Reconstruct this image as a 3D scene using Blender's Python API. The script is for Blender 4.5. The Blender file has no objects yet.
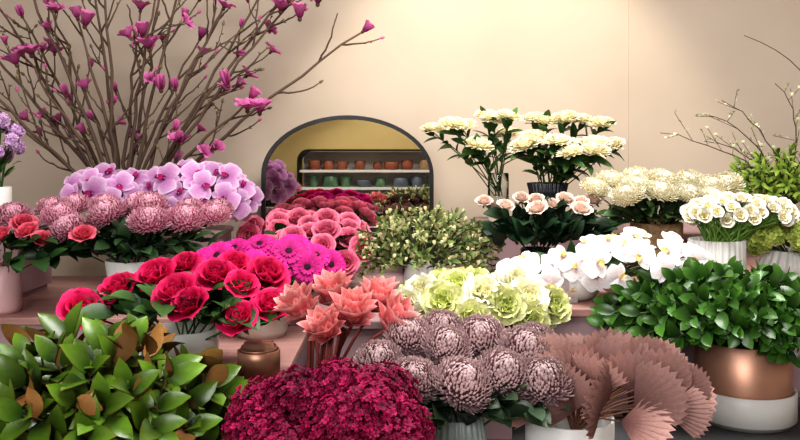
import bpy, math, random
import numpy as np
rng=np.random.default_rng(7); random.seed(7)
pi=math.pi
D=math.radians
def lin(c):
    c=np.array(c,float)/255.
    return np.where(c<=.04045,c/12.92,((c+.055)/1.055)**2.4)
def hx(*c): return lin(c)
# ---------------------------------------------------------------- materials
def newmat(name):
    m=bpy.data.materials.new(name); m.use_nodes=True
    nt=m.node_tree; return m,nt,nt.nodes["Principled BSDF"],nt.nodes["Material Output"]
def attrmat(name,rough,spec,transl,nscale=60,namp=.18,coat=0):
    m,nt,b,o=newmat(name)
    a=nt.nodes.new("ShaderNodeAttribute"); a.attribute_name="Col"
    n=nt.nodes.new("ShaderNodeTexNoise"); n.inputs["Scale"].default_value=nscale
    mr=nt.nodes.new("ShaderNodeMapRange"); mr.inputs["To Min"].default_value=1-namp; mr.inputs["To Max"].default_value=1+namp
    mul=nt.nodes.new("ShaderNodeVectorMath"); mul.operation='SCALE'
    nt.links.new(n.outputs["Fac"],mr.inputs["Value"]); nt.links.new(a.outputs["Color"],mul.inputs[0]); nt.links.new(mr.outputs[0],mul.inputs["Scale"])
    nt.links.new(mul.outputs[0],b.inputs["Base Color"])
    b.inputs["Roughness"].default_value=rough; b.inputs["Specular IOR Level"].default_value=spec
    if transl>0:
        t=nt.nodes.new("ShaderNodeBsdfTranslucent"); mx=nt.nodes.new("ShaderNodeMixShader"); mx.inputs[0].default_value=transl
        nt.links.new(mul.outputs[0],t.inputs["Color"]); nt.links.new(b.outputs[0],mx.inputs[1]); nt.links.new(t.outputs[0],mx.inputs[2]); nt.links.new(mx.outputs[0],o.inputs[0])
    return m
M_PET=attrmat("petal",.65,.2,.20,namp=.25)
M_LEAF=attrmat("leaf",.42,.32,.08,namp=.25)
M_STEM=attrmat("stem",.7,.2,0)
M_GLEAF=attrmat("glossy_leaf",.30,.45,.05,namp=.25)
MATS=[M_PET,M_LEAF,M_STEM,M_GLEAF]
def noisemat(name,c1,c2,scale,rough=.7,metal=0,bump=0,spec=.4,stretch=None):
    m,nt,b,o=newmat(name)
    tc=nt.nodes.new("ShaderNodeTexCoord"); mp=nt.nodes.new("ShaderNodeMapping")
    if stretch: mp.inputs["Scale"].default_value=stretch
    n=nt.nodes.new("ShaderNodeTexNoise"); n.inputs["Scale"].default_value=scale; n.inputs["Detail"].default_value=5
    r=nt.nodes.new("ShaderNodeValToRGB"); r.color_ramp.elements[0].position=.3; r.color_ramp.elements[1].position=.7
    r.color_ramp.elements[0].color=(*lin(c1),1); r.color_ramp.elements[1].color=(*lin(c2),1)
    nt.links.new(tc.outputs["Object"],mp.inputs[0]); nt.links.new(mp.outputs[0],n.inputs[0]); nt.links.new(n.outputs["Fac"],r.inputs[0]); nt.links.new(r.outputs[0],b.inputs["Base Color"])
    b.inputs["Roughness"].default_value=rough; b.inputs["Metallic"].default_value=metal; b.inputs["Specular IOR Level"].default_value=spec
    if bump:
        bp=nt.nodes.new("ShaderNodeBump"); bp.inputs["Strength"].default_value=bump; bp.inputs["Distance"].default_value=.01
        nt.links.new(n.outputs["Fac"],bp.inputs["Height"]); nt.links.new(bp.outputs[0],b.inputs["Normal"])
    return m
M_WALL=noisemat("plaster_beige",(192,178,163),(202,188,173),1.6,.85,bump=.05,spec=.2)
M_WALLR=noisemat("plaster_rear",(178,156,104),(190,168,117),1.3,.85,spec=.2)
M_CEIL=noisemat("ceiling_paint",(225,220,212),(232,226,220),2,.9)
M_FLOOR=noisemat("concrete_floor",(70,68,70),(88,86,88),3,.6,bump=.05)
M_BENCH=noisemat("dark_bench",(58,58,62),(76,75,78),4,.55)
M_PINK=noisemat("blush_paint",(150,124,128),(164,136,140),2.5,.6)
M_SLAB=noisemat("blush_wood",(178,138,130),(154,114,108),6,.5,stretch=(1,12,12))
M_WHITE=noisemat("white_ceramic",(224,222,218),(234,232,228),5,.35)
M_SAGE=noisemat("sage_ceramic",(150,162,158),(170,180,176),8,.3)
M_BLACK=noisemat("black_ceramic",(22,24,30),(34,36,42),8,.35)
M_FRAME=noisemat("black_metal",(18,18,20),(28,28,30),8,.4)
M_WICK=noisemat("wicker",(176,148,112),(128,98,68),60,.7,bump=.6)
M_COPPER=noisemat("copper",(216,168,144),(196,146,122),3,.42,metal=.65)
M_BLUSHC=noisemat("blush_ceramic",(206,165,166),(216,176,176),5,.4)
M_TERRA=noisemat("terracotta",(160,92,66),(116,64,46),8,.6)
M_GREENC=noisemat("green_glaze",(70,104,80),(104,136,104),8,.35)
M_BLUEC=noisemat("slate_glaze",(80,92,104),(110,120,128),8,.4)
m,nt,b,o=newmat("mirror_glass"); b.inputs["Metallic"].default_value=1; b.inputs["Roughness"].default_value=.01; b.inputs["Base Color"].default_value=(.88,.88,.86,1); M_MIR=m
m,nt,b,o=newmat("clear_glass"); b.inputs["Transmission Weight"].default_value=1; b.inputs["Roughness"].default_value=.02; b.inputs["IOR"].default_value=1.2; b.inputs["Base Color"].default_value=(.92,.96,.95,1); M_GLASS=m
# ---------------------------------------------------------------- mesh core
def mkobj(name,V,F,mats,C=None,MI=None,parent=None,smooth=True):
    V=np.asarray(V,np.float32); F=np.asarray(F,np.int32)
    me=bpy.data.meshes.new(name); me.vertices.add(len(V)); me.vertices.foreach_set("co",V.ravel())
    me.loops.add(F.size); me.loops.foreach_set("vertex_index",F.ravel())
    me.polygons.add(len(F)); me.polygons.foreach_set("loop_start",np.arange(0,F.size,4,dtype=np.int32))
    for mm in mats: me.materials.append(mm)
    if MI is not None: me.polygons.foreach_set("material_index",np.asarray(MI,np.int32))
    me.polygons.foreach_set("use_smooth",np.full(len(F),smooth,dtype=bool))
    me.update(calc_edges=True)
    if C is not None:
        a=me.color_attributes.new("Col",'FLOAT_COLOR','POINT')
        a.data.foreach_set("color",np.concatenate([np.asarray(C,np.float32),np.ones((len(V),1),np.float32)],1).ravel())
    ob=bpy.data.objects.new(name,me); bpy.context.collection.objects.link(ob)
    if parent: ob.parent=parent
    return ob
class B:
    def __init__(s): s.V=[];s.F=[];s.C=[];s.M=[];s.n=0
    def add(s,blk,R=None,t=(0,0,0),sc=1.,tint=1.):
        v,f,c,m=blk
        v=v*sc
        if R is not None: v=v@np.asarray(R).T
        s.V.append(v+np.asarray(t)); s.F.append(f+s.n); s.C.append(np.clip(c*tint,0,1)); s.M.append(m); s.n+=len(v)
    def block(s): return np.concatenate(s.V),np.concatenate(s.F),np.concatenate(s.C),np.concatenate(s.M)
    def obj(s,name,parent=None):
        v,f,c,m=s.block(); return mkobj(name,v,f,MATS,c,m,parent)
def nrm(v):
    v=np.asarray(v,float); return v/(np.linalg.norm(v)+1e-9)
def ori(d,spin=0):
    z=nrm(d); a=np.array([0,0,1.]) if abs(z[2])<.9 else np.array([0,1.,0]); x=nrm(np.cross(a,z)); y=np.cross(z,x)
    c,s=math.cos(spin),math.sin(spin); return np.stack([x*c+y*s,-x*s+y*c,z],1)
def oriY(d,up=(0,0,1)):
    y=nrm(d); x=np.cross(y,np.asarray(up,float))
    if np.linalg.norm(x)<1e-3: x=np.array([1.,0,0])
    x=nrm(x); z=np.cross(x,y); return np.stack([x,y,z],1)
def rz(a): c,s=math.cos(a),math.sin(a); return np.array([[c,-s,0],[s,c,0],[0,0,1.]])
def gridf(nu,nv):
    i,j=np.meshgrid(np.arange(nu-1),np.arange(nv-1),indexing='ij'); k=(i*nv+j).ravel()
    return np.stack([k,k+1,k+nv+1,k+nv],1)
def petal(L,W,c0,c1,nu=5,nv=4,a=(0,0,0),cup=.2,prof='round',ruf=0,mat=0,fold=0,cedge=None,rnd=0):
    u=np.linspace(0,1,nu); v=np.linspace(-1,1,nv)
    um=(u[1:]+u[:-1])/2; ang=D(a[0])+D(a[1])*um+D(a[2])*um**2
    ds=L/(nu-1); y=np.concatenate([[0],np.cumsum(np.cos(ang))*ds]); z=np.concatenate([[0],np.cumsum(np.sin(ang))*ds])
    an=D(a[0])+D(a[1])*u+D(a[2])*u**2
    if prof=='round': w=np.sqrt(np.clip(1-((u-.62)/.66)**2,0.02,1))
    elif prof=='fan': w=np.clip(.15+.85*np.sin(u*pi/2)**.8,0,1); w[-1]*=.8
    elif prof=='rosep': w=.2+.8*np.sin(np.clip(u/.7,0,1)*pi/2)**.9; w=w*np.where(u>.7,np.sqrt(np.clip(1-((u-.7)/.36)**2,.05,1)),1)
    elif prof=='spear': w=np.clip(np.sin(pi*np.clip(u**.75,0,1)),.03,1)
    elif prof=='oval': w=np.clip(np.abs(np.sin(pi*u**.95))**.55,.04,1)
    else: w=np.clip(np.abs(np.sin(pi*u**.85))**.75,.04,1)
    U,Vv=np.meshgrid(u,v,indexing='ij'); w=w[:,None]*W
    lift=cup*Vv**2*w+fold*np.abs(Vv)*w
    if ruf:
        ph=rng.uniform(0,6); lift=lift+ruf*L*U**2*(np.sin(Vv*5+ph)+.5*np.sin(Vv*11+2*ph))
    X=Vv*w; Y=y[:,None]-np.sin(an)[:,None]*lift-rnd*L*U*Vv**2*np.cos(an)[:,None]; Z=z[:,None]+np.cos(an)[:,None]*lift-rnd*L*U*Vv**2*np.sin(an)[:,None]
    P=np.stack([X,Y,Z],-1).reshape(-1,3)
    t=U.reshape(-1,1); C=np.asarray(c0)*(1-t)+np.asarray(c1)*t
    if cedge is not None:
        e=np.maximum((np.abs(Vv).reshape(-1,1)**3)*np.clip(t*1.5,0,1),np.clip((t-.8)*4,0,1)); C=C*(1-e)+np.asarray(cedge)*e
    F=gridf(nu,nv); return P,F,C,np.full(len(F),mat)
def tube(pts,rad,c,sides=5,mat=2,c2=None):
    pts=np.asarray(pts,float); n=len(pts); rad=np.broadcast_to(rad,(n,)) if np.ndim(rad)==0 else np.asarray(rad)
    T=np.gradient(pts,axis=0); V=[]
    ref=np.array([.3,1,.1])
    for i in range(n):
        t=nrm(T[i]); x=nrm(np.cross(ref,t)); y=np.cross(t,x)
        th=np.linspace(0,2*pi,sides,endpoint=False)
        V.append(pts[i]+rad[i]*(np.cos(th)[:,None]*x+np.sin(th)[:,None]*y))
    V=np.concatenate(V); F=[]
    for i in range(n-1):
        for j in range(sides):
            k=(j+1)%sides; F.append([i*sides+j,i*sides+k,(i+1)*sides+k,(i+1)*sides+j])
    t=np.repeat(np.linspace(0,1,n),sides)[:,None]; C=np.asarray(c)*(1-t)+np.asarray(c if c2 is None else c2)*t
    return V,np.array(F),C,np.full(len(F),mat)
def bez(p0,p1,p2,n=8):
    t=np.linspace(0,1,n)[:,None]; return (1-t)**2*np.asarray(p0)+2*t*(1-t)*np.asarray(p1)+t*t*np.asarray(p2)
def lathe(prof,seg=40,ribs=0,amp=0):
    V=[];F=[]; th=np.linspace(0,2*pi,seg,endpoint=False)
    for r,z in prof:
        rr=r*(1+(amp*(np.abs(np.sin(th*ribs/2))-.6) if ribs and r>.012 else 0)); V.append(np.stack([rr*np.cos(th),rr*np.sin(th),np.full(seg,z)],1))
    for i in range(len(prof)-1):
        for j in range(seg):
            k=(j+1)%seg; F.append([i*seg+j,i*seg+k,(i+1)*seg+k,(i+1)*seg+j])
    return np.concatenate(V),np.array(F)
# ---------------------------------------------------------------- flower heads (unit radius)
def rose(cin,cout,ruf=.025,layers=6,open_=1.,flat=1.,rim=None,deep=.7):
    b=B(); cin=np.asarray(cin);cout=np.asarray(cout)
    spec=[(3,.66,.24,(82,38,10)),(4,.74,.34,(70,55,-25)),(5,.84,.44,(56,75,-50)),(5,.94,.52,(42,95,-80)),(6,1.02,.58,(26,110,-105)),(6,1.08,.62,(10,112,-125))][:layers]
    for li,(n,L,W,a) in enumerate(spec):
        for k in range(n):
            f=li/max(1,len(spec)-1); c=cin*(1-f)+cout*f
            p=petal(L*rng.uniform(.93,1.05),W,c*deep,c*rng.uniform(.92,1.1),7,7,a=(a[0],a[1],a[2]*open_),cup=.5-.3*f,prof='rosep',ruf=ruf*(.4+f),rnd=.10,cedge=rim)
            b.add(p,rz(2*pi*k/n+li*.7+rng.uniform(-.15,.15)),(0,0,0),1)
    for k in range(5): b.add(petal(.6,.12,hx(70,95,45),hx(90,115,60),4,3,a=(-20,10,0),prof='spear',mat=1),rz(k*1.257),(0,0,-.03))
    v,f,c,m=b.block(); v=v.copy(); v[:,2]=(v[:,2]-.35)*flat
    return v,f,c,m
def mum(c0,c1,n=380,core=.6,L=.44,W=.044,flat=.85,curl=95,low=-.4,a0=-20,sc=10):
    b=B()
    for i in range(n):
        z=1-(1-low)*(i+.5)/n; r=math.sqrt(max(0,1-z*z)); ph=i*2.39996
        nn=np.array([r*math.cos(ph),r*math.sin(ph),z])
        R=oriY(nn+rng.uniform(-.1,.1,3),up=nrm(np.array([0,0,1.])-nn*z+1e-4))
        k=L*(1-.35*max(z,0))*rng.uniform(.85,1.15)
        b.add(petal(k,W*rng.uniform(.85,1.15),c0,c1,5,3,a=(a0+rng.uniform(-sc,sc),curl*rng.uniform(.8,1.2),0),cup=.7,prof='round'),R,nn*core,1,rng.uniform(.85,1.15))
    v,f=lathe([(.001,-core*.6),(core*.8,-core*.4),(core,.0),(core*.8,core*.6),(.001,core)],12); b.add((v,f,np.tile(np.asarray(c0)*.8,(len(v),1)),np.full(len(f),0)))
    v,f,c,m=b.block(); v=v.copy(); v[:,2]*=flat; return v,f,c,m
def gerbera(c0,c1):
    b=B()
    for ring,(n,L,z,a) in enumerate([(20,1,0,4),(18,.85,.03,14),(14,.5,.06,28)]):
        for k in range(n): b.add(petal(L,.12*L+.02,c0,c1,5,3,a=(a,-10,-12),cup=.2,prof='round'),rz(2*pi*k/n+ring*.2+rng.uniform(-.05,.05)),(0,0,z),1,rng.uniform(.75,1.2))
    v,f=lathe([(.26,.02),(.26,.12),(.16,.19),(.001,.17)],14); b.add((v,f,np.tile(hx(60,14,40),(len(v),1)),np.zeros(len(f),int)))
    return b.block()
def orchid(c0,c1,lip,edge=None):
    b=B()
    for a in (0,125,235): b.add(petal(.95,.32,c0,c1,6,5,a=(5,-10,-10),cup=.15,prof='leaf',cedge=edge),rz(D(a)),(0,0,0),1,.95)
    for a in (62,-62): b.add(petal(1.0,.56,c0,c1,7,7,a=(14,-12,-16),cup=-.12,prof='round',ruf=.015,cedge=edge,rnd=.05),rz(D(a)),(0,0,.03))
    b.add(petal(.4,.16,lip,lip*1.3,4,3,a=(60,-60,-30),cup=.8,prof='round'),rz(pi),(0,0,.03))
    for a in (150,-150): b.add(petal(.25,.12,lip,lip,4,3,a=(75,20,0),cup=.8,prof='round'),rz(D(a)),(0,0,.03))
    v,f=lathe([(.05,0),(.07,.12),(.04,.2),(.001,.2)],8); b.add((v,f,np.tile(c1,(len(v),1)),np.zeros(len(f),int)))
    return b.block()
def floretball(c0,c1,n=160,core=.8,fs=.16,low=-.3,npet=4,flat=.8,pert=.12):
    b=B(); fl=B()
    for k in range(npet): fl.add(petal(1,.5,c0,c1,3,3,a=(35,-30,0),cup=.2,prof='fan',ruf=.08),rz(2*pi*k/npet))
    fb=fl.block()
    for i in range(n):
        z=1-(1-low)*(i+.5)/n; r=math.sqrt(max(0,1-z*z)); ph=i*2.39996+rng.uniform(-.2,.2)
        nn=np.array([r*math.cos(ph),r*math.sin(ph),z])
        b.add(fb,ori(nn+rng.uniform(-.6,.6,3),rng.uniform(0,6)),nn*core*rng.uniform(1-pert,1+pert),fs*rng.uniform(.7,1.3),rng.uniform(.45,1.5))
    v,f=lathe([(.001,-core*.5),(core*.6,-core*.3),(core*.8,.0),(core*.6,core*.5),(.001,core*.75)],12); b.add((v,f,np.tile(np.asarray(c0)*.5,(len(v),1)),np.full(len(f),0)))
    v,f,c,m=b.block(); v=v.copy(); v[:,2]*=flat; return v,f,c,m
def protea():
    b=B()
    for li,(n,L,W,a) in enumerate([(5,.85,.24,(88,12,0)),(6,1.05,.30,(80,12,-12)),(8,1.25,.34,(68,12,-18)),(9,1.2,.35,(50,15,-20)),(7,.85,.30,(25,25,-20))]):
        for k in range(n): b.add(petal(L*rng.uniform(.9,1.1),W,hx(200,80,98),hx(238,128,134),8,6,a=a,cup=.45,prof='leaf',cedge=hx(252,196,188)),rz(2*pi*k/n+li*.4+rng.uniform(-.12,.12)),(0,0,0),1,rng.uniform(.82,1.1))
    v,f,c,m=b.block(); v=v.copy(); v[:,2]-=.3; return v,f,c,m
def magflower(open_):
    b=B()
    for ring in range(2):
        for k in range(4): b.add(petal(1.,.30,hx(146,30,104),hx(224,130,186),6,4,a=(80-open_*35-ring*8,10,-open_*55),cup=.45,prof='round'),rz(k*pi/2+ring*.8+rng.uniform(-.2,.2)),(0,0,0),1,rng.uniform(.85,1.15))
    v,f=lathe([(.001,-.2),(.12,-.12),(.14,.0),(.1,.1)],7); b.add((v,f,np.tile(hx(90,70,50),(len(v),1)),np.full(len(f),2)))
    return b.block()
def budblk(c):
    v,f=lathe([(.001,0),(.22,.2),(.28,.5),(.16,.85),(.001,1.1)],7); return v,f,np.tile(c,(len(v),1)),np.full(len(f),2)
def palmfan():
    n=25; sp=rng.uniform(.55,.95); th=np.linspace(-sp,sp,n); rr=[.04,.25,.5,.75,1.]; bow=rng.uniform(.05,.35)
    V=[]
    for ri,r in enumerate(rr):
        for i,t in enumerate(th):
            R=r*(.5+.5*math.cos(t*1.3))*(1 if ri<4 else (1.035 if i%2==0 else .965))
            V.append([R*math.sin(t)*1.1,R*math.cos(t),(.04 if i%2 else -.04)*r*1.3+bow*r*r*(abs(t)/sp)**2-.2*r*r])
    V=np.array(V); t=np.repeat(np.array(rr),n)[:,None]
    C=(hx(126,84,80)*(1-t)+hx(196,154,146)*t); F=gridf(5,n)
    return V,F,C,np.zeros(len(F),int)
def leaf(L,W,c0,c1,mat=1,bend=-30,fold=.25,nu=6,nv=3,prof='leaf'): return petal(L,W,c0,c1,nu,nv,a=(12,bend,0),cup=.05,prof=prof,fold=fold,mat=mat)
# ---------------------------------------------------------------- arrangement tools
def dome(c,r,n,low=0.,jit=.08,fwd=.35,up=.25):
    out=[]; off=rng.uniform(0,6)
    for i in range(n):
        z=1-(1-low)*(i+.5)/n; q=math.sqrt(max(0,1-z*z)); ph=i*2.39996+off
        nn=np.array([q*math.cos(ph),q*math.sin(ph),z])+rng.uniform(-jit,jit,3)
        p=np.array(c)+nn*np.array(r); d=nrm(nn/np.array(r)*min(r)+np.array([0,-fwd,up])); out.append((p,d))
    return out
def empty(name,loc=(0,0,0)):
    e=bpy.data.objects.new(name,None); e.empty_display_size=.05; bpy.context.collection.objects.link(e); return e
def pot(parent,x,y,z,h,r,mat,kind='cyl',ribs=0,amp=0,name="vase"):
    t=.006
    if kind=='cyl': o=[(r*.9,0),(r*.97,.012),(r,h*.15),(r,h)]
    elif kind=='bowl': o=[(r*.55,0),(r*.7,.008),(r*.92,h*.45),(r,h)]
    elif kind=='round': o=[(r*.6,0),(r*.75,.01),(r*.98,h*.35),(r,h*.55),(r*.85,h*.85),(r*.8,h)]
    elif kind=='taper': o=[(r*.75,0),(r*.78,.01),(r,h)]
    elif kind=='hour': o=[(r*.85,0),(r*.95,.01),(r*.8,h*.35),(r*.78,h*.55),(r,h)]
    k=o[-1][0]
    prof=[(.001,0)]+o+[(k-t*.5,h+.002),(k-t,h),(k-t-.002,h*.8),(o[1][0]*.85,.02),(.001,.02)]
    v,f=lathe(prof,ribs*6 if ribs else 40,ribs,amp); v=v+np.array([x,y,z])
    return mkobj(name,v,f,[mat],parent=parent)
def bouquet(b,heads,protos,size,rim,stemc=(70,95,50),sr=.0025,sizev=.12,tintv=.1):
    rim=np.array(rim)
    for p,d in heads:
        s=size*rng.uniform(1-sizev,1+sizev); pr=protos[rng.integers(len(protos))]
        b.add(pr,ori(d,rng.uniform(0,6)),p,s,rng.uniform(1-tintv,1+tintv))
        base=rim+np.array([rng.uniform(-.02,.02),rng.uniform(-.02,.02),-.06])
        end=np.asarray(p)-np.asarray(d)*s*.3; mid=(rim+end)/2+np.array([0,0,.03]); mid=mid*.6+(end-np.asarray(d)*.08)*.4
        b.add(tube(bez(base,mid,end,7),sr,hx(*stemc)))
def leaves(b,rim,c,r,n,L,W,c0,c1,low=-.3,mat=1,droop=-35,scat=(.45,1.),prof='leaf'):
    rim=np.array(rim,float); c=np.array(c,float)
    for i in range(n):
        nn=nrm(rng.normal(size=3)); nn[2]=max(nn[2],low)
        p=c+nn*np.array(r)*rng.uniform(*scat)
        d=nrm(nrm(p-rim)+rng.uniform(-.5,.5,3)+np.array([0,0,-.1]))
        l=L*rng.uniform(.7,1.2); b.add(leaf(l,W*l/L,hx(*c0),hx(*c1),mat,bend=droop*rng.uniform(.5,1.5),prof=prof),oriY(d,rng.normal(size=3)*.35+np.array([0,-.4,1])),p-d*l*.4,1,rng.uniform(.5,1.25))
def stemleaf(b,rim,pts,c0,c1,L,W,per=5,stemc=(70,85,50),mat=1,sr=.0025,double=None,tmin=.45,flip=0,prof='leaf',sag=0):
    rim=np.array(rim,float)
    for p,d in pts:
        p=np.asarray(p); base=rim+rng.uniform(-.02,.02,3)*np.array([1,1,0])-np.array([0,0,.05]); mid=rim*.45+p*.55+np.array([0,0,.05])
        q=bez(base,mid,p,9); b.add(tube(q,sr,hx(*stemc)))
        for k in range(per):
            t=tmin+(1-tmin)*(k+.7)/per; i=min(7,int(t*8)); pt=q[i]+(q[min(8,i+1)]-q[i])*(t*8-i); ax=nrm(q[i+1]-q[i])
            ph=k*2.4+rng.uniform(-.4,.4); side=ori(ax)@np.array([math.cos(ph),math.sin(ph),0]); w=.9 if k<per-2 else .45
            dd=nrm(ax*.6+side*w+np.array([0,0,-sag])); l=L*rng.uniform(.75,1.15)
            up=nrm(ax+np.array([0,-.3,.5])); tn=rng.uniform(.55,1.35); bd=rng.uniform(-50,-10)
            if rng.uniform()<flip: up=nrm(-up+rng.normal(size=3)*.6)
            R=oriY(dd,up); b.add(leaf(l,W*l/L,hx(*c0),hx(*c1),mat,bend=bd,prof=prof),R,pt,1,tn)
            if double is not None:
                b.add(leaf(l,W*l/L,hx(*double),hx(*double),2,bend=bd,prof=prof),R,pt-R[:,2]*.0015,1,tn)
# ---------------------------------------------------------------- room
def box(name,x0,x1,y0,y1,z0,z1,mat,parent=None,bev=0):
    v=np.array([[x,y,z] for x in (x0,x1) for y in (y0,y1) for z in (z0,z1)])
    f=np.array([[0,1,3,2],[4,6,7,5],[0,4,5,1],[2,3,7,6],[0,2,6,4],[1,5,7,3]])
    return mkobj(name,v,f,[mat],parent=parent,smooth=False)
box("floor",-3,3,-2.6,4.1,-.1,0,M_FLOOR)
box("ceiling",-3,3,-2.6,4.1,3.1,3.2,M_CEIL)
box("wall_back",-3,1.14,4.0,4.1,0,3.1,M_WALL)
box("wall_back_pier",1.14,3,3.992,4.1,0,3.1,M_WALL)
box("wall_left",-3.1,-3,-2.6,4.1,0,3.1,M_WALL)
box("wall_right",3,3.1,-2.6,4.1,0,3.1,M_WALL)
box("wall_front",-3,3,-2.7,-2.6,0,3.1,M_WALLR)
box("baseboard_back",-3,1.13,3.98,4.0,0,.1,M_CEIL)
def joinboxes(name,specs,mats):
    V=[];F=[];MI=[];n=0
    for (x0,x1,y0,y1,z0,z1,mi) in specs:
        V.append(np.array([[x,y,z] for x in (x0,x1) for y in (y0,y1) for z in (z0,z1)])); F.append(np.array([[0,1,3,2],[4,6,7,5],[0,4,5,1],[2,3,7,6],[0,2,6,4],[1,5,7,3]])+n); MI+= [mi]*6; n+=8
    ob=mkobj(name,np.concatenate(V),np.concatenate(F),mats,MI=MI,smooth=False)
    mo=ob.modifiers.new("bevel",'BEVEL'); mo.width=.004; mo.segments=2
    return ob
joinboxes("display_bench",[(-2.0,2.0,1.15,3.9,.55,.6,0),(-1.9,1.9,1.2,3.85,.06,.55,0),(-1.85,1.85,1.25,3.8,0,.06,0)],[M_BENCH])
def plinth(x0,x1,y0,y1,top,slab=.025,z0=.6,m=M_PINK,ms=M_PINK,name="display_plinth"):
    return joinboxes(name,[(x0,x1,y0,y1,top-slab,top,1),(x0+.008,x1-.008,y0+.008,y1-.008,z0+.02,top-slab,0),(x0+.02,x1-.02,y0+.02,y1-.02,z0,z0+.02,0)],[m,ms])
plinth(-1.75,-.36,2.62,3.5,.80,ms=M_SLAB)
plinth(-1.12,-.71,3.12,3.42,1.03,z0=.8)
plinth(-1.70,-1.38,2.9,3.2,1.08,z0=.8)
plinth(-.72,-.28,1.88,2.5,.80,ms=M_SLAB)
plinth(-.34,.29,2.62,3.58,.80)
plinth(-.75,.25,3.6,3.9,.96)
plinth(.33,.76,3.15,3.6,1.05)
plinth(.30,.645,2.62,3.1,.86)
plinth(.30,.645,2.22,2.6,.91,ms=M_SLAB)
plinth(-.2,.08,2.2,2.5,.88)
plinth(.09,.29,2.0,2.4,.76)
plinth(.66,1.85,2.4,3.14,.93,slab=.04,ms=M_SLAB,name="display_table")
plinth(.78,1.85,3.15,3.6,1.02,name="display_plinth")
# ---------------------------------------------------------------- mirror
e=empty("arched_mirror")
def archpts(w,zb,zs,zt,n=32):
    p=[(-w,zb),(-w,zs)]
    for i in range(1,n): 
        a=pi-pi*i/n; p.append((w*math.cos(a),zs+(zt-zs)*math.sin(a)))
    p+=[(w,zs),(w,zb)]; return np.array(p)
mx,my=-.25,3.80
po=archpts(.41,.965,1.23,1.515); pin=archpts(.391,.983,1.23,1.496); n=len(po)
V=[]
for P,y in((po,my),(po,my+.03),(pin,my+.03),(pin,my)): V+= [(mx+a,y,z) for a,z in P]
F=[]
for r in range(4):
    q=(r+1)%4
    for i in range(n): F.append([r*n+i,r*n+(i+1)%n,q*n+(i+1)%n,q*n+i])
mkobj("frame",V,F,[M_FRAME],parent=e,smooth=False)
h=n//2
F=np.array([[i,i+1,n-2-i,n-1-i] for i in range(h-1)])
mkobj("mirror_glass",[(mx+a,my+.012,z) for a,z in pin],F,[M_MIR],parent=e,smooth=False)
mkobj("backing",[(mx+a,my+.028,z) for a,z in po],F,[M_FRAME],parent=e,smooth=False)
# ---------------------------------------------------------------- shelving unit opposite (seen in the mirror)
e=empty("pottery_shelf")
def rrect(x0,x1,z0,z1,r,k=8):
    p=[]
    for cx,cz,a0 in((x1-r,z1-r,0),(x0+r,z1-r,pi/2),(x0+r,z0+r,pi),(x1-r,z0+r,1.5*pi)):
        for i in range(k+1): a=a0+pi/2*i/k; p.append((cx+r*math.cos(a),cz+r*math.sin(a)))
    return np.array(p)
P1=rrect(-1.24,.62,.33,1.36,.14); P2=rrect(-1.215,.595,.355,1.335,.125); n=len(P1); V=[]
for P,y in((P1,-2.0),(P1,-2.35),(P2,-2.35),(P2,-2.0)): V+=[(a,y,z) for a,z in P]
F=[]
for r in range(4):
    q=(r+1)%4
    for i in range(n): F.append([r*n+i,r*n+(i+1)%n,q*n+(i+1)%n,q*n+i])
mkobj("shelf_frame",V,F,[M_FRAME],parent=e,smooth=False)
box("shelf_back",-1.2,.6,-2.36,-2.34,.37,1.33,M_CEIL,e)
for z in(.69,.90,1.11): box("shelf_board",-1.21,.59,-2.33,-2.02,z-.03,z,M_CEIL,e)
box("shelf_plinth",-1.1,.5,-2.33,-2.05,0,.34,M_CEIL,e)
for z,mats in((.69,[M_BLUEC,M_BLUEC,M_WHITE]),(.90,[M_GREENC,M_GREENC,M_BLUEC]),(1.11,[M_TERRA,M_TERRA,M_WICK])):
    x=-1.12
    while x<.42:
        r=random.uniform(.055,.10); hh=random.uniform(.08,.145); x+=r
        pot(e,x,-2.14,z,hh,r,random.choice(mats),random.choice(['cyl','round','bowl','taper']),name="pottery")
        x+=r+random.uniform(.01,.09)
# ---------------------------------------------------------------- ARRANGEMENTS
GD=(26,48,26); GM=(50,82,40); GL=(104,136,62)
def H(lst,fwd=.6,up=.8): return [(np.array(p),nrm(np.array([rng.uniform(-.35,.35),-fwd,up])+np.array([rng.uniform(-.2,.2),0,0]))) for p in lst]
# 1 magnolia branches
e=empty("magnolia_branches"); pot(e,-1.22,3.55,.80,.30,.07,M_WHITE,'cyl')
b=B(); mf=[magflower(.0),magflower(.35),magflower(.7),magflower(1.0)]; bd=budblk(hx(120,112,84)); bdp=budblk(hx(200,100,155))
br=[(-1.95,3.3,1.80),(-1.82,3.5,2.08),(-1.62,3.3,2.2),(-1.40,3.6,2.25),(-1.22,3.3,2.1),(-1.03,3.6,2.3),(-.85,3.35,2.25),(-.66,3.55,2.2),(-.42,3.4,2.02),(-.16,3.45,1.86),(-1.9,3.5,1.62),(-.62,3.3,1.56),(-1.5,3.45,1.95),(-1.12,3.45,1.95),(-.9,3.6,1.85),(-1.7,3.6,1.95),(-.35,3.5,2.2),(-1.95,3.4,2.0),(-1.35,3.35,1.9),(-1.0,3.3,2.05),(-.75,3.4,1.95),(-1.6,3.4,1.75),(-.55,3.5,2.1)]
cb=hx(84,70,60); cb2=hx(112,92,80)
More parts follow.
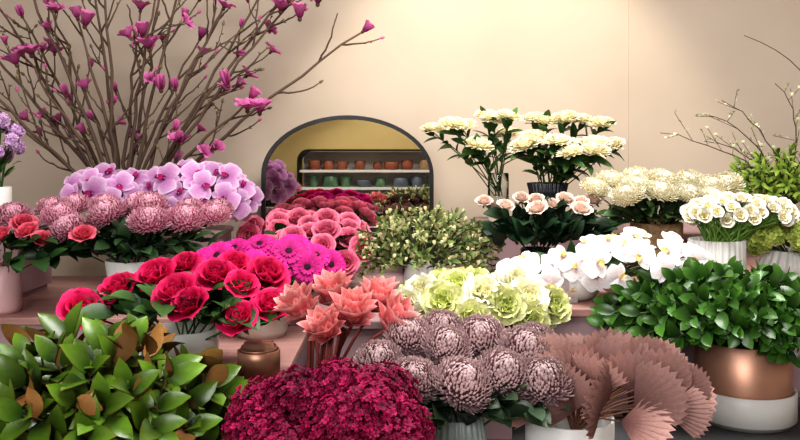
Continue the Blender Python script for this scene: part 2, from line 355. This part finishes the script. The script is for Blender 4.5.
def twig(p0,d,L,r,depth):
    d=nrm(d); side=nrm(np.cross(d,rng.normal(size=3))); p2=np.asarray(p0)+d*L+np.array([0,0,.12*L]); p1=np.asarray(p0)+d*L*.5+side*L*.06-np.array([0,0,.03*L])
    q=bez(p0,p1,p2,8)+np.concatenate([[[0,0,0]],rng.normal(size=(7,3))*L*.012]); b.add(tube(q,np.linspace(r,r*.55,8),cb,5,2,cb2))
    if depth>0:
        for k in range(rng.integers(2,4)):
            i=rng.integers(2,7); ax=nrm(q[i+1]-q[i]); twig(q[i],ax*.9+side*rng.uniform(-.8,.8)+rng.normal(size=3)*.35*np.array([1,.6,1]),L*rng.uniform(.25,.45),r*.6,depth-1)
    end=q[-1]; dd=nrm(q[-1]-q[-2])
    x=rng.uniform()
    if x<.24: b.add(mf[rng.integers(4)],ori(dd+np.array([0,0,.3]),rng.uniform(0,6)),end,rng.uniform(.035,.055),rng.uniform(.85,1.2))
    elif x<.85: b.add(bdp if rng.uniform()<.35 else bd,ori(dd),end,.024)
    for k in range(2):
        i=rng.integers(2,7); b.add(bd,ori(nrm(q[i+1]-q[i])+rng.normal(size=3)*.5),q[i],.013,.8)
for t in br:
    t=np.array(t); p0=np.array([-1.22+rng.uniform(-.035,.035),3.55+rng.uniform(-.035,.035),1.0]); v=t-p0
    mid=p0+v*.5+np.array([-v[0]*.08,0,.03]); q=bez(p0,mid,t,14); q[1:-1]+=rng.normal(size=(12,3))*.006
    b.add(tube(q,np.linspace(.011,.0042,14),cb,6,2,cb2))
    for i in range(4,13,1):
        if rng.uniform()<.6:
            ax=nrm(q[i+1]-q[i]); s=rng.choice([-1,1]); sd=np.array([s*ax[2],rng.uniform(-.5,.5),-s*ax[0]])
            twig(q[i],ax+sd*.55,rng.uniform(.10,.30)*(1-.3*i/14),.005,1 if rng.uniform()<.45 else 0)
    b.add(mf[rng.integers(4)],ori(v+np.array([0,0,.2])),q[-1],.055)
for p,o_ in (((-1.09,3.4,1.83),1),((-1.05,3.35,1.77),2),((-.50,3.35,1.93),2),((-.42,3.35,1.90),1),((-.46,3.3,1.97),0),((-.62,3.25,1.51),3),((-.57,3.25,1.50),2),((-1.58,3.3,1.70),2),((-1.52,3.3,1.74),3),((-1.30,3.3,1.86),1),((-.72,3.35,1.62),0),((-1.0,3.35,1.6),0),((-.35,3.4,1.97),2),((-1.68,3.3,1.84),1)):
    b.add(mf[o_],ori((rng.uniform(-.4,.4),-.3,1)),p,.068); 
b.obj("branches_and_blossom",e)
# 2 lilac orchids
e=empty("lilac_orchid_arrangement"); pot(e,-.95,3.27,1.03,.07,.08,M_WHITE,'bowl')
b=B(); lo=[orchid(hx(180,104,170),hx(218,166,212),hx(160,30,100),hx(238,210,236)) for _ in range(3)]
hd=dome((-1.17,3.24,1.17),(.18,.13,.08),22,low=-.3,fwd=1.2)+dome((-.82,3.22,1.165),(.20,.13,.115),32,low=-.45,fwd=1.2)
bouquet(b,hd,lo,.064,(-.95,3.27,1.10),tintv=.18); leaves(b,(-.95,3.27,1.1),(-.95,3.2,1.12),(.25,.1,.06),16,.14,.03,GD,GM); b.obj("orchid_blooms",e)
# 3 dusty pink chrysanthemums
e=empty("dusty_pink_chrysanthemum_vase"); pot(e,-.92,2.78,.80,.17,.10,M_WHITE,'taper')
b=B(); mm=[mum(hx(182,96,126),hx(238,188,204)) for _ in range(3)]
hd=H([(-1.33,2.75,1.12),(-1.24,2.85,1.14),(-1.15,2.7,1.125),(-1.05,2.85,1.15),(-1.10,2.65,1.085),(-.99,2.7,1.13),(-.88,2.8,1.15),(-.84,2.68,1.11),(-.74,2.75,1.11),(-.65,2.8,1.12),(-.95,2.9,1.15),(-1.2,2.95,1.14),(-.78,2.95,1.13),(-.66,2.9,1.13)],.35,1)
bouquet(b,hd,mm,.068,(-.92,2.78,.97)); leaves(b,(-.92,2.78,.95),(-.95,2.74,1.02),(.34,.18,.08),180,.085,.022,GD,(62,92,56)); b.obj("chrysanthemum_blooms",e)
# 4 far-left lavender stems
e=empty("lavender_delphinium_vase"); pot(e,-1.52,3.02,1.08,.13,.05,M_WHITE,'cyl')
b=B(); ff=[floretball(hx(180,130,190),hx(226,190,228),50,.7,.35)]
bouquet(b,dome((-1.53,3.0,1.38),(.10,.08,.09),18,low=-.7),ff,.03,(-1.52,3.02,1.21)); leaves(b,(-1.52,3.0,1.2),(-1.52,3,1.28),(.08,.08,.06),14,.06,.012,GM,GL); b.obj("lavender_blooms",e)
# 5 far-left coral pink roses
e=empty("coral_rose_vase"); pot(e,-1.35,2.72,.80,.16,.06,M_BLUSHC,'cyl')
b=B(); rr=[rose(hx(205,50,88),hx(240,118,140)) for _ in range(2)]
bouquet(b,H([(-1.30,2.6,1.07),(-1.22,2.62,1.085),(-1.16,2.6,1.06),(-1.03,2.6,1.075),(-1.36,2.6,1.09),(-1.27,2.7,1.1)],.5,.8),rr,.045,(-1.35,2.72,.96)); leaves(b,(-1.33,2.72,.95),(-1.24,2.62,1.01),(.2,.12,.07),60,.08,.025,GD,GM); b.obj("rose_blooms",e)
# 6 hot pink roses
e=empty("hot_pink_rose_vase"); pot(e,-.54,2.0,.80,.105,.085,M_WHITE,'cyl')
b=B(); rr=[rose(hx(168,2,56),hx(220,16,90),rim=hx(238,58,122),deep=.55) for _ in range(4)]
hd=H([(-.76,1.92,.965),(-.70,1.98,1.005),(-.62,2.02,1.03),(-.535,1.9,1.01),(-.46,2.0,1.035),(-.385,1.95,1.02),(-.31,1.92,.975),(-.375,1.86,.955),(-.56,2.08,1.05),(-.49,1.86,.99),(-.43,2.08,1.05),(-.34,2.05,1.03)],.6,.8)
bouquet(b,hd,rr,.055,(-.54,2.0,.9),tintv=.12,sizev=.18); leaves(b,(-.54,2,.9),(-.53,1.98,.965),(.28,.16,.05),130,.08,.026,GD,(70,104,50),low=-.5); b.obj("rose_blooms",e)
# copper pot beside roses
e=empty("small_copper_pot"); pot(e,-.345,1.955,.80,.062,.052,M_COPPER,'cyl',name="pot_body"); pot(e,-.345,1.955,.86,.006,.044,M_COPPER,'cyl',name="pot_lid")
# 7 magenta gerberas
e=empty("magenta_gerbera_vase"); pot(e,-.41,2.38,.80,.10,.075,M_WHITE,'cyl')
b=B(); gg=[gerbera(hx(170,10,98),hx(220,50,150)) for _ in range(2)]
bouquet(b,dome((-.40,2.38,.995),(.19,.12,.075),17,low=-.1,fwd=.9),gg,.049,(-.41,2.38,.9),tintv=.2); leaves(b,(-.41,2.38,.9),(-.4,2.36,.96),(.15,.12,.05),30,.06,.02,GD,GM); b.obj("gerbera_blooms",e)
# 8 pink roses
e=empty("pink_rose_vase"); pot(e,-.26,3.42,.80,.15,.07,M_BLUSHC,'cyl')
b=B(); rr=[rose(hx(200,44,98),hx(236,112,150),rim=hx(246,160,184)) for _ in range(3)]
hd=dome((-.40,3.40,.985),(.24,.12,.085),20,low=-.05,fwd=.8)+dome((-.33,3.05,.94),(.2,.13,.10),14,low=-.05,fwd=.9)
bouquet(b,hd,rr,.054,(-.26,3.42,.95)); leaves(b,(-.26,3.35,.9),(-.33,3.15,.97),(.26,.2,.07),110,.085,.027,GD,GM); b.obj("rose_blooms",e)
# 9 green filler
e=empty("greenery_filler_vase"); pot(e,.09,3.0,.80,.13,.08,M_WHITE,'round')
b=B()
pts=dome((.10,2.98,.96),(.26,.18,.17),75,low=-.35)
stemleaf(b,(.09,3.0,.93),pts,(74,94,50),(134,152,86),.04,.008,per=9)
for p,d in pts:
    for k in range(18):
        q=p-d*rng.uniform(0,.07)+rng.normal(size=3)*.012; b.add(petal(.016,.007,hx(176,176,120),hx(236,228,184),3,3,a=(20,0,0)),ori(rng.normal(size=3)),q)
b.obj("greenery",e)
# 10 dark dried stems next to mirror
e=empty("dried_seed_head_bunch"); pot(e,.05,3.5,.80,.2,.04,M_BLACK,'cyl')
b=B(); ff=[floretball(hx(60,35,40),hx(100,70,60),40,.7,.3)]
bouquet(b,dome((.03,3.48,1.07),(.10,.05,.04),14),ff,.022,(.05,3.5,1.0),stemc=(70,60,50)); b.obj("seed_heads",e)
# 11 cream flowers: glass vase and black ribbed vase
cr=[mum(hx(240,226,176),hx(252,247,228),150,core=.5,L=.62,W=.11,flat=.55,curl=50,a0=-5,low=-.3,sc=20) for _ in range(3)]
e=empty("cream_carnation_glass_vase"); pot(e,.42,3.42,1.05,.2,.045,M_GLASS,'cyl')
b=B(); hd=H([(.14,3.4,1.44),(.22,3.3,1.455),(.27,3.45,1.45),(.33,3.35,1.37),(.40,3.4,1.48),(.45,3.3,1.49),(.47,3.5,1.42),(.38,3.5,1.5)],.3,1)
bouquet(b,hd,cr,.056,(.42,3.42,1.23)); stemleaf(b,(.42,3.42,1.2),[(p-np.array([0,0,.03]),d) for p,d in hd],(44,78,36),(78,114,58),.085,.018,per=9,tmin=.3); b.obj("carnation_blooms",e)
e=empty("cream_carnation_black_vase"); pot(e,.60,3.25,1.05,.165,.082,M_BLACK,'hour',ribs=30,amp=.08)
b=B(); hd=H([(.55,3.25,1.40),(.62,3.15,1.385),(.70,3.2,1.37),(.78,3.2,1.375),(.86,3.25,1.37),(.60,3.3,1.47),(.68,3.3,1.48),(.76,3.35,1.475),(.83,3.3,1.46),(.50,3.2,1.37),(.66,3.1,1.34),(.75,3.1,1.345),(.57,3.35,1.48)],.3,1)
bouquet(b,hd,cr,.058,(.60,3.25,1.21)); stemleaf(b,(.60,3.25,1.2),[(p-np.array([0,0,.03]),d) for p,d in hd],(38,68,34),(72,106,56),.085,.018,per=11,tmin=.2); b.obj("carnation_blooms",e)
# 12 peach roses
e=empty("peach_rose_vase"); pot(e,.50,2.92,.86,.13,.06,M_BLACK,'cyl')
b=B(); rr=[rose(hx(240,200,182),hx(250,232,220),deep=.85) for _ in range(3)]
hd=H([(.31,2.95,1.16),(.38,2.88,1.15),(.44,2.9,1.175),(.50,2.95,1.165),(.545,2.85,1.155),(.60,2.9,1.17),(.66,2.92,1.16),(.72,2.95,1.165),(.48,2.8,1.145),(.64,2.82,1.14)],.5,.9)
bouquet(b,hd,rr,.039,(.5,2.92,.99)); leaves(b,(.5,2.92,.95),(.52,2.88,1.06),(.26,.13,.09),190,.085,.024,(24,42,30),(46,72,46)); b.obj("rose_blooms",e)
# 13 white orchids
e=empty("white_orchid_bowl"); pot(e,.51,2.38,.91,.065,.095,M_WHITE,'bowl')
b=B(); wo=[orchid(hx(226,206,210),hx(242,238,238),hx(225,200,120),hx(248,248,248)) for _ in range(2)]
hd=dome((.67,2.30,1.02),(.2,.1,.08),34,low=-.5,fwd=.8)+dome((.40,2.33,.97),(.1,.08,.06),10,low=-.4,fwd=1.0)
bouquet(b,hd,wo,.046,(.51,2.38,.98)); leaves(b,(.51,2.38,.97),(.51,2.36,1.0),(.13,.08,.03),12,.13,.025,GD,GM)
b.obj("orchid_blooms",e)
# 14 white chrysanthemums in wicker pot
e=empty("white_chrysanthemum_basket"); pot(e,.955,2.98,.93,.15,.095,M_WICK,'cyl')
b=B(); mm=[mum(hx(232,220,176),hx(250,247,232),260,W=.062,flat=.72,curl=105,sc=7) for _ in range(3)]
hd=H([(.72,2.95,1.21),(.79,3.0,1.235),(.86,2.9,1.22),(.94,2.88,1.20),(.90,3.05,1.245),(.99,3.0,1.235),(1.04,2.88,1.19),(1.08,3.0,1.235),(1.15,2.95,1.215),(1.22,3.0,1.22),(1.12,2.85,1.175),(.81,2.85,1.19)],.5,1)
bouquet(b,hd,mm,.067,(.955,2.98,1.08),tintv=.06); leaves(b,(.955,2.98,1.05),(.96,2.93,1.12),(.26,.15,.06),170,.075,.02,(34,54,30),(66,90,48)); b.obj("chrysanthemum_blooms",e)
# 15 white freesias in ribbed white vase
e=empty("white_freesia_ribbed_vase"); pot(e,.99,2.5,.93,.14,.082,M_WHITE,'cyl',ribs=26,amp=.10)
b=B(); ff=[rose(hx(240,226,170),hx(248,244,230),ruf=.05,layers=4,open_=1.5,flat=.8,deep=.85) for _ in range(3)]
bouquet(b,dome((1.05,2.47,1.15),(.16,.1,.05),54,low=-.25,fwd=.6),ff,.038,(.99,2.5,1.06),stemc=(110,150,70))
for k in range(40):
    p=(.99+rng.uniform(-.045,.045),2.47+rng.uniform(-.04,.03),1.02); b.add(tube(bez(p,np.array(p)+[0,0,.06],(1.04+rng.uniform(-.12,.12),2.45+rng.uniform(-.05,.05),1.14),6),.0032,hx(120,155,75)))
b.obj("freesia_blooms",e)
# 16 chartreuse hydrangea in wide pot
e=empty("green_hydrangea_pot"); pot(e,1.28,2.6,.93,.095,.105,M_WHITE,'round',ribs=22,amp=.1)
b=B(); ff=[floretball(hx(150,172,70),hx(200,212,118),110,.8,.24) for _ in range(2)]
bouquet(b,dome((1.28,2.56,1.06),(.13,.09,.05),11,low=0),ff,.05,(1.28,2.6,1.03)); leaves(b,(1.28,2.6,1.02),(1.29,2.58,1.05),(.13,.1,.03),14,.07,.025,GM,GL); b.obj("hydrangea_blooms",e)
# 17 fern with blossom twigs
e=empty("fern_and_blossom_vase"); pot(e,1.58,3.35,1.02,.14,.07,M_WHITE,'cyl')
b=B(); pts=dome((1.60,3.28,1.2),(.26,.18,.14),60,low=-.25)
stemleaf(b,(1.58,3.3,1.15),pts,(88,120,40),(155,178,76),.045,.007,per=16,tmin=.3)
for t in [(1.07,3.3,1.42),(1.20,3.2,1.50),(1.33,3.3,1.55),(1.55,3.3,1.62),(1.75,3.3,1.75),(1.3,3.4,1.38)]:
    t=np.array(t); p0=np.array([1.58,3.33,1.1]); q=bez(p0,(p0+t)/2+np.array([.16,0,.10]),t,12); q[1:]+=rng.normal(size=(11,3))*.005; b.add(tube(q,np.linspace(.004,.0015,12),hx(96,80,66)))
    for i in range(4,11):
        e2=q[i]+np.array([rng.uniform(-.12,.05),rng.uniform(-.05,.05),rng.uniform(-.03,.12)]); w=bez(q[i],(q[i]+e2)/2,e2,4); b.add(tube(w,.0012,hx(96,80,66)))
        for pnt in w[1:]: b.add(petal(.014,.007,hx(180,190,130),hx(235,235,205),3,3),ori(rng.normal(size=3)),pnt)
q=bez((1.62,3.33,1.1),(1.95,3.35,1.65),(1.44,3.35,1.83),14); b.add(tube(q,np.linspace(.004,.0015,14),hx(96,80,66)))
b.obj("fern_and_twigs",e)
# 18 protea
e=empty("pink_protea_vase"); pot(e,-.18,1.80,.60,.24,.055,M_GLASS,'cyl')
b=B(); pp=[protea() for _ in range(3)]
hd=[(np.array(p),nrm(d)) for p,d in [((-.225,1.86,.975),(-.6,-.25,1)),((-.16,1.94,.99),(-.15,-.2,1)),((-.11,1.84,.965),(.1,-.4,1)),((-.06,1.92,.98),(.35,-.2,1)),((-.02,1.84,.95),(.75,-.3,.8)),((-.165,1.78,.945),(-.3,-.5,.9))]]
bouquet(b,hd,pp,.074,(-.18,1.8,.84),stemc=(140,70,66),sr=.004)
for k in range(22):
    x,y=rng.uniform(-.035,.035,2); b.add(tube([(-.18+x,1.8+y,.64),(-.18+x,1.8+y,.85),(-.17+x*1.4,1.81+y*1.3,.94)],.003,hx(126,62,58)))
b.obj("protea_blooms",e)
# 19 pale green/cream lisianthus
e=empty("cream_green_lisianthus_vase"); pot(e,.19,2.18,.76,.10,.07,M_WHITE,'cyl')
b=B(); r1=[rose(hx(206,218,120),hx(234,234,176),ruf=.08,flat=.9) for _ in range(2)]; r2=[rose(hx(240,236,180),hx(250,248,226),ruf=.08,flat=.9) for _ in range(2)]
bouquet(b,dome((.20,2.15,.925),(.20,.14,.075),24,low=-.3,fwd=.7),r1+r2,.054,(.19,2.18,.85)); leaves(b,(.19,2.18,.84),(.2,2.14,.9),(.2,.12,.06),60,.07,.022,GM,GL); b.obj("lisianthus_blooms",e)
# 20 mauve chrysanthemums
e=empty("mauve_chrysanthemum_vase"); pot(e,.115,1.68,.60,.195,.073,M_SAGE,'round',ribs=26,amp=.09)
b=B(); mm=[mum(hx(116,72,82),hx(216,190,190),440,W=.04,curl=105,sc=8) for _ in range(3)]
hd=H([(-.045,1.70,.90),(.025,1.6,.885),(.02,1.80,.93),(.10,1.72,.925),(.125,1.58,.885),(.21,1.62,.895),(.18,1.78,.93),(.27,1.72,.915),(.29,1.62,.88),(.30,1.82,.91),(-.05,1.60,.865),(.10,1.86,.93)],.5,1)
bouquet(b,hd,mm,.063,(.115,1.68,.795)); leaves(b,(.115,1.68,.79),(.12,1.64,.84),(.20,.15,.05),190,.06,.02,(26,40,28),(62,82,58)); b.obj("chrysanthemum_blooms",e)
# 21 burgundy hydrangea
e=empty("burgundy_hydrangea_vase"); pot(e,-.14,1.42,.60,.15,.11,M_BLUSHC,'cyl')
b=B(); ff=[floretball(hx(70,5,30),hx(156,26,80),520,.85,.105,pert=.25) for _ in range(3)]
hd=H([(-.255,1.42,.845),(-.20,1.36,.83),(-.19,1.46,.895),(-.11,1.38,.875),(-.12,1.48,.91),(-.05,1.40,.885),(.0,1.42,.855),(-.01,1.34,.83),(-.09,1.32,.815),(-.25,1.34,.78),(.03,1.36,.80),(-.16,1.30,.78),(-.03,1.5,.89),(-.26,1.5,.86)],.4,.8)
bouquet(b,hd,ff,.064,(-.14,1.42,.75),tintv=.25); leaves(b,(-.14,1.42,.74),(-.14,1.42,.77),(.15,.12,.03),30,.07,.03,GD,GM); b.obj("hydrangea_blooms",e)
# 22 magnolia foliage
e=empty("magnolia_leaf_arrangement"); pot(e,-.60,1.58,.60,.14,.11,M_BLACK,'cyl')
b=B(); pts=dome((-.63,1.56,.765),(.31,.24,.20),125,low=-.25)
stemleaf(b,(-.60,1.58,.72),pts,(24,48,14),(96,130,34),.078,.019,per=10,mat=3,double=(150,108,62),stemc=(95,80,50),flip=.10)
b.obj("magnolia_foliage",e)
# 23 dried palm fans
e=empty("dried_palm_fan_pot"); pot(e,.36,1.7,.60,.185,.093,M_WHITE,'cyl')
b=B(); fn=[palmfan() for _ in range(8)]
for p,d in dome((.435,1.68,.84),(.185,.12,.085),36,low=-.02,fwd=.2,up=.1):
    out=nrm(p-np.array([.42,1.74,.76])+np.array([0,0,.03])); s=rng.uniform(.08,.12); up=nrm(np.array([rng.uniform(-.8,.8),-1,rng.uniform(-.2,.6)])); 
    b.add(fn[rng.integers(8)],oriY(out+rng.uniform(-.5,.5,3)*np.array([1,.3,.8]),up),p-out*s*.65,s,rng.uniform(.55,1.2)); b.add(tube(bez((.36,1.7,.72),(.38,1.7,.8),p-out*s*.65,5),.002,hx(120,86,72)))
b.obj("palm_fans",e)
# 24 green foliage, copper bucket in white pot
e=empty("green_foliage_copper_bucket"); pot(e,.96,2.24,.60,.09,.138,M_WHITE,'cyl',name="white_pot"); 
pot(e,.96,2.24,.625,.195,.126,M_COPPER,'cyl',name="copper_bucket")
b=B(); pts=dome((.87,2.2,.87),(.30,.16,.14),105,low=-.1)+dome((1.12,2.12,.85),(.17,.14,.13),50,low=-.3)
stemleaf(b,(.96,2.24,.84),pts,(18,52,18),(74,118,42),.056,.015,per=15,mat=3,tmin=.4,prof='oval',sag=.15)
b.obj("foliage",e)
# ---------------------------------------------------------------- lights
def area(name,loc,rot,sx,sy,power,col):
    l=bpy.data.lights.new(name,'AREA'); l.shape='RECTANGLE'; l.size=sx; l.size_y=sy; l.energy=power; l.color=col
    o=bpy.data.objects.new(name,l); o.location=loc; o.rotation_euler=rot; bpy.context.collection.objects.link(o)
area("window_daylight",(-1.2,-2.3,2.45),(D(72),0,D(-8)),2.6,1.1,112,(.97,.98,1))
area("ceiling_panel_light",(.4,1.7,3.05),(D(4),0,0),1.6,.9,92,(1,.98,.95))
def spot(name,loc,rot,e_,col,size,bl=.7,ss=.06):
    l=bpy.data.lights.new(name,'SPOT'); l.energy=e_; l.color=col; l.spot_size=D(size); l.spot_blend=bl; l.shadow_soft_size=ss
    o=bpy.data.objects.new(name,l); o.location=loc; o.rotation_euler=rot; bpy.context.collection.objects.link(o)
spot("wall_spotlight",(.5,2.9,2.75),(D(38),0,0),75,(1,.87,.66),80,.45)
spot("added_shelf_fill",(-.3,-.9,3.0),(D(-32),0,0),130,(1,.94,.84),60)  # added fill with no fixture behind it, brightens the pots reflected in the mirror
w=bpy.data.worlds.new("world"); bpy.context.scene.world=w; w.use_nodes=True; w.node_tree.nodes["Background"].inputs[0].default_value=(.8,.85,1,1); w.node_tree.nodes["Background"].inputs[1].default_value=.3
# ---------------------------------------------------------------- camera
c=bpy.data.cameras.new("camera"); c.sensor_width=36; c.lens=36; c.shift_y=-70/800; c.clip_start=.05
o=bpy.data.objects.new("camera",c); o.location=(0,0,1.35); o.rotation_euler=(D(90),0,0); bpy.context.collection.objects.link(o); bpy.context.scene.camera=o
bpy.context.scene.view_settings.view_transform='Standard'
try: bpy.context.scene.view_settings.look='Medium High Contrast'
except Exception as ex: print("look",ex)
print("faces",sum(len(m.polygons) for m in bpy.data.meshes))
